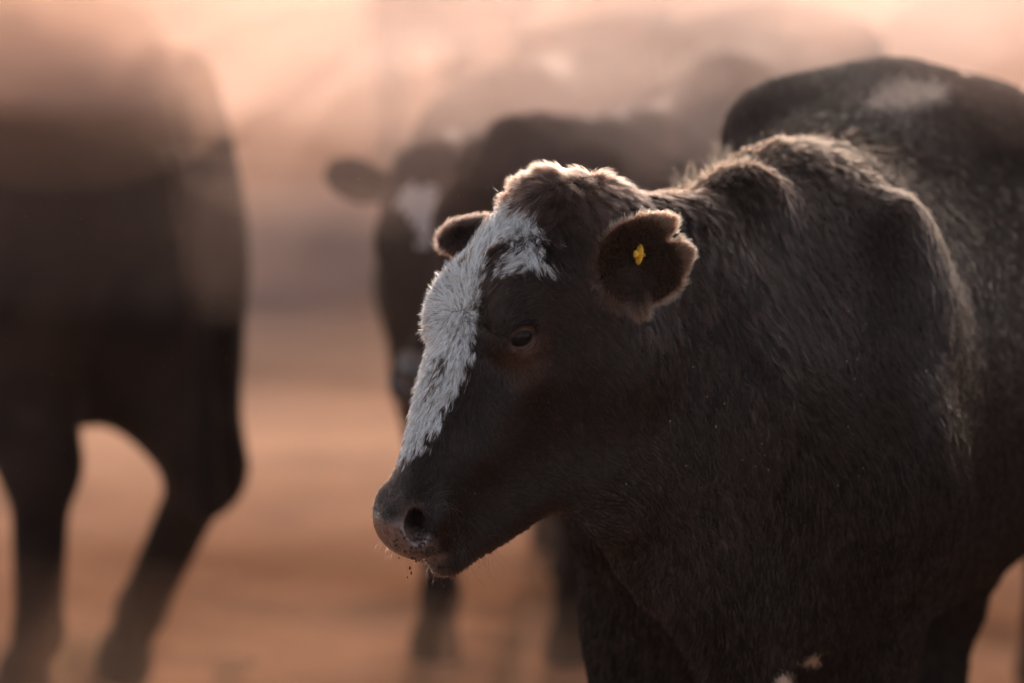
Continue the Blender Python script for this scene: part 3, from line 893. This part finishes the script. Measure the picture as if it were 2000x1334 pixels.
mud_o = link('mud', to_mesh('mud', *join(mp), mud_m), cow); mud_o['kind'] = 'stuff'
# pale chaff caught in the coat
chaff_m, _c, _d = mat('chaff', (.75, .62, .50), .6, .3)
cp = []
for _ in range(42):
    x_, y_ = (rng.uniform(1290, 1700), rng.uniform(700, 960)) if rng.random() < .3 else (rng.uniform(900, 1950), rng.uniform(380, 1000))
    p_, nn_ = on(x_, y_)
    d_ = norm(np.cross(nn_, rng.normal(size=3))); r_ = rng.uniform(.00022, .0005); L_ = rng.uniform(1.2, 4.5)
    o3 = np.stack([d_ * r_ * L_, np.cross(nn_, d_) * r_, nn_ * r_])
    cp.append((p_ + nn_ * .006 + sv @ o3, sq))
ch_o = link('chaff', to_mesh('chaff', *join(cp), chaff_m), cow); ch_o['kind'] = 'stuff'
# ==== ENV
# ================================================================== GROUND
def axis(a, b, fine_lo, fine_hi, step, grow=1.25):
    c = list(np.arange(fine_lo, fine_hi, step))
    st = step
    while c[-1] < b: st *= grow; c.append(c[-1] + st)
    st = step
    while c[0] > a: st *= grow; c.insert(0, c[0] - st)
    return np.array(c)
gx = axis(-400, 400, -3, 3, .06); gy = axis(-200, 600, 6, 24, .06)
X_, Y_ = np.meshgrid(gx, gy, indexing='ij')
def wave_noise(X, Y, sc_, seed, n=14):
    r = np.random.default_rng(seed); o = np.zeros_like(X)
    for _ in range(n):
        a = r.uniform(0, 6.28); k_ = r.uniform(.5, 2.2) / sc_
        o += np.sin((X * math.cos(a) + Y * math.sin(a)) * k_ * 6.28 + r.uniform(0, 6.28)) / n ** .5
    return o
fade = np.clip(1 - (np.abs(X_) - 3) / 10, 0, 1) * np.clip(1 - (Y_ - 24) / 20, 0, 1) * np.clip((Y_ + 5) / 10, 0, 1)
Zg = (wave_noise(X_, Y_, .35, 3) * .006 + wave_noise(X_, Y_, 1.5, 4) * .010 + wave_noise(X_, Y_, .12, 9) * .004 - .012) * fade
nx_, ny_ = X_.shape
gi = np.arange(nx_ * ny_).reshape(nx_, ny_)
gQ = np.stack([gi[:-1, :-1], gi[1:, :-1], gi[1:, 1:], gi[:-1, 1:]], -1).reshape(-1, 4)
gm, gnt, gb = mat('dry_earth', (.4, .26, .18), 1.0, .0)
rr_ = noise_col(gm, gnt, gb, (.30, .135, .068), (.44, .215, .12), .9, .35, .65, bump=.6, bscale=30, bdist=.02)
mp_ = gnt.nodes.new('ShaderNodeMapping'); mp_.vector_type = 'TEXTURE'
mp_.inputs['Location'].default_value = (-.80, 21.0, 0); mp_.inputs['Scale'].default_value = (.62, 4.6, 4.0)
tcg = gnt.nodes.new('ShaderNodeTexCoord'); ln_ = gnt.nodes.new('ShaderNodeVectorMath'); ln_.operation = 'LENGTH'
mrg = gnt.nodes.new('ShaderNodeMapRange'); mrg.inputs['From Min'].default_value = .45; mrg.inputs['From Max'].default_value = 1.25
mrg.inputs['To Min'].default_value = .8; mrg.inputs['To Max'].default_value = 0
mxg = gnt.nodes.new('ShaderNodeMix'); mxg.data_type = 'RGBA'; mxg.inputs[7].default_value = (.05, .045, .055, 1)      # herd shadow painted into the soil colour
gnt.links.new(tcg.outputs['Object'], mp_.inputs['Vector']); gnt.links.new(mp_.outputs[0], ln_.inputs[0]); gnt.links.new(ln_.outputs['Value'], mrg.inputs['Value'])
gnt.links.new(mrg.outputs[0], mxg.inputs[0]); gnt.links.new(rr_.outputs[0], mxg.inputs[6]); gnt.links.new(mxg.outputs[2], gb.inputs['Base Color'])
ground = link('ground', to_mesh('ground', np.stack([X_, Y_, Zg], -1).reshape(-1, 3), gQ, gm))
tag(ground, kind='structure')

# ================================================================== THE HERD BEHIND
herd_mat, hnt, hb = mat('dark_coat', (.02, .015, .013), .85, .04, sheen=.10)
noise_col(herd_mat, hnt, hb, (.008, .006, .006), (.034, .020, .014), 5, bump=.5, bscale=60, bdist=.006)
hb.inputs['Sheen Tint'].default_value = (.8, .6, .45, 1)

white_mat, _a, _b = mat('white_coat', (.42, .39, .38), .7, .2)
muzzle_mat, _a, _b = mat('muzzle_skin', (.035, .03, .03), .3, .5)
def herd_cow(label, x, y, ang, P0, yaw, beta, legs=None, tail=.05, scale=1.0, ears=True, white=None, bulk=1.0, ear_up=.0):
    body = body_frame(x, y, ang)
    base = np.array([x, y, 0.0])
    P0 = base + (P0 - base) / scale
    head = head_frame(P0, yaw, beta)
    ho, H = head
    def neck(W, HW):
        mid_ = (W((0, -.04, 1.18)) + HW((0, -.0, -.08))) / 2 - [0, 0, .055]
        return [(W((0, -.04, 1.17)), mid_, .085, .065, .09, None), (mid_, HW((0, -.0, -.08)), .065, .06, .09, None),
                (W((0, .08, 1.0)), HW((0, .05, -.14)), .15, .085, .08, None),
                (W((0, .20, .84)), HW((0, .15, -.20)), .12, .06, .08, None),
                (W((0, .24, .70)), HW((0, .22, -.22)), .06, .03, .08, None)]
    HW_ = lambda p: np.asarray(p, float) @ H.T + ho
    er = []
    for s in (-1, 1):
        ax_ = norm(H @ np.array([s, -.10 - ear_up, -.30])); nz2_ = norm(np.cross(ax_, H[:, 1])); E_ = np.stack([nz2_, ax_, np.cross(nz2_, ax_)], 1)
        er.append((HW_((s * .155, .03, -.075)), E_, (.022, .082, .048), None))
    lo = np.minimum(body[0] + body[1] @ np.array([0, -.5, 0]) - [1.3, 1.3, 0], P0 - .6); hi = np.maximum(body[0] + body[1] @ np.array([0, -.5, 0]) + [1.3, 1.3, 0], P0 + .6)
    lo[2] = -.02; hi[2] = 1.45
    Fd = Field(lo, hi, .014)
    cow_prims(Fd, body, head, neck, legs, detail=False, ears=er if ears else None, tail=tail, bulk=bulk)
    V, Q = Fd.mesh(2)
    V = (V - base) * scale
    me = to_mesh('cow', V, Q, herd_mat)
    o = link('cow', me); o.location = base
    tag(o, label, 'cow', 'cows of the dusty herd behind')
    me.materials.append(white_mat); me.materials.append(muzzle_mat)
    c = V[Q].mean(1) + base
    hc = ((c - base) / scale + base - head[0]) @ head[1]
    mi = np.zeros(len(Q), np.int32)
    mi[(hc[:, 1] > .465) & (hc[:, 2] > -.115) & (np.linalg.norm(hc, axis=1) < .6) & (np.abs(hc[:, 0]) < .08)] = 2
    if white is not None:
        nn = vert_normals(V, Q)[Q].mean(1)
        mi[in_poly(proj(c)[:, :2] + rng.normal(0, 7, (len(Q), 2)), white) & ((nn * (CAM - c)).sum(1) > 0) & (hc[:, 1] > -.1) & (np.linalg.norm(hc, axis=1) < .6)] = 1
    me.polygons.foreach_set('material_index', mi)
    return o, V, Q
hA = herd_cow('dark cow seen from behind on the left, walking away', -1.52, 12.12, 145, np.array([-2.1, 13.0, 1.1]), (-.6, .8), 40,
         legs=dict(hr=[(.17, -1.1, .80), (.17, -1.12, .66), (.15, -1.36, .43), (.12, -1.16, .13), (.12, -1.10, .0)],
                   hl=[(-.17, -1.1, .80), (-.18, -1.12, .66), (-.20, -1.33, .46), (-.19, -1.30, .13), (-.19, -1.24, .0)]), tail=.05, bulk=1.38, scale=1.02)
P1 = unproj(838, 300, 10.75)
hB = herd_cow('dark cow facing the camera with one ear out and a white forehead spot', -.0, 11.5, 14, P1, (-.1, -1), 66,
         white=[(768, 402), (792, 362), (850, 360), (860, 400), (838, 470), (822, 485), (806, 430)], scale=.94, ear_up=.45)
P2 = unproj(1000, 250, 10.2)
hC = herd_cow('dark cow with its head lowered just behind the poll of the front cow', .42, 11.15, 8, P2, (-.75, -.66), 60, scale=.97)
hD = herd_cow('faint cow farthest back, only its hazy back showing between two others', .68, 14.1, 205, np.array([.85, 15.0, .75]), (.3, .9), 40, scale=.92)
hE = herd_cow('dark cow cut off by the right edge of the picture', 1.20, 11.05, 180, np.array([1.25, 12.0, 1.1]), (-.05, 1), 40)
hF = herd_cow('added cow unseen beyond the right edge, blocking light on the front cow', 1.62, 7.9, 6, np.array([1.62, 7.1, .95]), (-.1, -1), 62)  # out of view; added to keep skylight off the front cow's flank
hG = herd_cow('most distant cow, added for its shadow and lost in bright dust', -.40, 26.5, 12, np.array([-.53, 25.7, .95]), (-.2, -1), 60)  # added far back to throw a shadow over the ground

# ================================================================== AIR
def vol_mat(name, col, dens, aniso):
    m = bpy.data.materials.new(name); m.use_nodes = True
    n = m.node_tree; n.nodes.remove(n.nodes['Principled BSDF'])
    v = n.nodes.new('ShaderNodeVolumePrincipled')
    v.inputs['Color'].default_value = (*col, 1); v.inputs['Density'].default_value = dens; v.inputs['Anisotropy'].default_value = aniso
    n.links.new(v.outputs[0], n.nodes['Material Output'].inputs['Volume'])
    return m
def box_mesh(name, lo, hi, m):
    v = np.array([[x, y, z] for x in (lo[0], hi[0]) for y in (lo[1], hi[1]) for z in (lo[2], hi[2])], float)
    q = np.array([[0, 1, 3, 2], [4, 6, 7, 5], [0, 4, 5, 1], [2, 3, 7, 6], [0, 2, 6, 4], [1, 5, 7, 3]])
    return to_mesh(name, v, q, m, smooth=False)
haze = link('haze', box_mesh('haze', (-420, -220, -1.2), (420, 620, 3.2), vol_mat('haze_air', (.97, .78, .70), .0004, .2)))
tag(haze, kind='stuff')

def puff(name, c, r, dens, seed, aniso=.25, col=(.94, .74, .66), rot=0.0, amp=.24):
    """a closed billow of dust of even density"""
    r_ = np.random.default_rng(seed)
    nu, nv = 48, 24
    th = np.linspace(0, 2 * math.pi, nu, endpoint=False); ph = np.linspace(0, math.pi, nv)
    T, Pp = np.meshgrid(th, ph, indexing='ij')
    d = np.stack([np.sin(Pp) * np.cos(T), np.sin(Pp) * np.sin(T), np.cos(Pp)], -1)
    k_ = np.ones(T.shape)
    for _ in range(18):
        a = norm(r_.normal(size=3)) * r_.uniform(1.5, 6); k_ += amp * np.sin(d @ a + r_.uniform(0, 6.28)) / 3
    v = d * k_[..., None] * np.array(r)
    v[:, 0] = v[:, 0].mean(0); v[:, -1] = v[:, -1].mean(0)
    cr_, sr_ = math.cos(rot), math.sin(rot)
    v = v @ np.array([[cr_, sr_, 0], [-sr_, cr_, 0], [0, 0, 1]])
    idx = np.arange(nu * nv).reshape(nu, nv); nx = np.roll(idx, -1, 0)
    q = np.stack([idx[:, :-1], idx[:, 1:], nx[:, 1:], nx[:, :-1]], -1)[:, 1:-1].reshape(-1, 4)
    V_ = v.reshape(-1, 3)
    # caps
    tri = []
    top = len(V_); V_ = np.concatenate([V_, [v[0, 0], v[0, -1]]])
    me = bpy.data.meshes.new(name)
    faces = [list(map(int, f_)) for f_ in q] + [[top, int(idx[i, 1]), int(nx[i, 1])] for i in range(nu)] + [[top + 1, int(nx[i, -2]), int(idx[i, -2])] for i in range(nu)]
    keep = sorted({i for f_ in faces for i in f_}); mp = {k2: i for i, k2 in enumerate(keep)}
    me.from_pydata([tuple(V_[i]) for i in keep], [], [[mp[i] for i in f_] for f_ in faces])
    me.materials.append(vol_mat(name, col, dens, aniso))
    o = link('dust_cloud', me); o.location = c
    tag(o, kind='stuff')
    return o

puff('dust', (-1.15, 13.2, 1.75), (2.0, 1.4, .75), .12, 1, col=(.84, .70, .68), aniso=.3)
puff('dust', (-.95, 10.55, 1.66), (1.6, .45, .50), .34, 4, aniso=.45, col=(.95, .70, .58))
puff('dust', (-.75, 10.35, 1.66), (1.35, .30, .48), .22, 44, amp=.12, aniso=.45)
puff('dust', (-.55, 10.75, 1.62), (1.25, .30, .48), .18, 45, aniso=.45)
puff('dust', (-.98, 10.75, 1.64), (.80, .3, .42), 1.4, 14, col=(.95, .66, .50), aniso=.5)
puff('dust', (-.90, 10.55, 1.52), (.75, .3, .46), .45, 15, col=(.95, .64, .47), aniso=.5, amp=.10)
puff('dust', (.75, 9.35, 1.52), (.9, .42, .34), .12, 2, aniso=.4)
puff('dust', (.62, 8.35, 1.48), (.5, .30, .25), .10, 6, aniso=.4)
puff('dust', (-.02, 9.9, 1.0), (.25, .25, .6), .05, 9, amp=.10)
puff('dust', (-.8, 15.2, .05), (5, 1.3, .30), .05, 13, col=(.95, .66, .50), amp=.35)
puff('dust', (-.3, 13.8, .05), (5, 1.4, .22), .08, 12, col=(.95, .66, .50))
puff('dust', (-1.0, 24, .9), (11, 9, 1.6), .006, 3, col=(.90, .67, .57))
puff('dust', (1.0, 40, 1.0), (18, 12, 1.9), .006, 8, col=(.86, .72, .69))
puff('dust', (-.2, 10.7, .02), (1.9, .55, .22), .10, 51, col=(.95, .62, .44), amp=.3)
puff('dust', (.28, 10.25, 1.60), (.45, .30, .36), .38, 61, aniso=.45, col=(.95, .62, .45))
puff('dust', (-.45, 10.2, 1.34), (1.5, .32, .50), .07, 71, aniso=.4, amp=.12)
puff('dust', (-.1, 10.1, 1.44), (.95, .30, .46), .16, 72, aniso=.4, amp=.14)
rp = np.random.default_rng(21)
for i in range(12):
    puff('dust', (rp.uniform(-1.3, 1.0), rp.uniform(9.9, 12.2), rp.uniform(1.15, 1.6)), (rp.uniform(.25, .7), rp.uniform(.15, .35), rp.uniform(.08, .2)), rp.uniform(.15, .4), 30 + i, amp=.35)

# ------------------------------------------------------------------ tufts of dry grass
straw_m, snt, sbb = mat('dry_grass', (.42, .26, .12), .7, .2)
def tuft(name, label, px, py, h, n_, seed):
    r_ = np.random.default_rng(seed)
    d_ = 1.8 * F_PX / (py + 450.0); c = np.array([(px - 1000) / F_PX * d_, d_, -.01])
    vs, qs = [], []
    for i in range(n_):
        a = r_.uniform(0, 6.28); b0 = np.array([r_.normal(0, h * .35), r_.normal(0, h * .25), 0]); L_ = h * r_.uniform(.5, 1.15)
        out = np.array([math.cos(a), math.sin(a), 0]) * r_.uniform(.1, .9); w_ = np.array([-math.sin(a), math.cos(a), 0]) * r_.uniform(.002, .005)
        o = len(vs)
        for t in (0, .35, .7, 1):
            p = b0 + out * L_ * t * t + np.array([0, 0, L_ * t * (1 - .25 * t)])
            vs += [p - w_ * (1 - t * .9), p + w_ * (1 - t * .9)]
        for k in range(3): qs.append([o + 2*k, o + 2*k + 1, o + 2*k + 3, o + 2*k + 2])
    o = link(name, to_mesh(name, np.array(vs), np.array(qs), straw_m)); o.location = c
    tag(o, label, 'grass tuft', 'dry grass tufts on the ground')
tuft('grass_tuft', 'larger tuft of dry grass beside the hooves of the left cow', 170, 1310, .11, 170, 5)
tuft('grass_tuft', 'small tuft of dry grass standing alone near the bottom edge', 450, 1318, .05, 60, 6)


# grains of dust floating in the light round the front cow
oc = np.array([[1,0,0],[-1,0,0],[0,1,0],[0,-1,0],[0,0,1],[0,0,-1]], float)
of = np.array([[0,2,4],[2,1,4],[1,3,4],[3,0,4],[2,0,5],[1,2,5],[3,1,5],[0,3,5]])
rm = np.random.default_rng(77)
nm = 2600
mc = np.stack([rm.uniform(-.85, 1.0, nm), rm.uniform(6.9, 9.6, nm), 1.42 - np.abs(rm.normal(0, .22, nm))], 1)
mr = np.exp(rm.normal(-8.55, .35, nm))
mv = (mc[:, None] + oc[None] * mr[:, None, None]).reshape(-1, 3); mf = (of[None] + 6 * np.arange(nm)[:, None, None]).reshape(-1, 3)
mote_m, _e, _f = mat('dust_grain', (.75, .55, .42), .9, .1)
mo = link('dust_grains', to_mesh('dust_grains', mv, mf, mote_m, smooth=False)); tag(mo, kind='stuff')
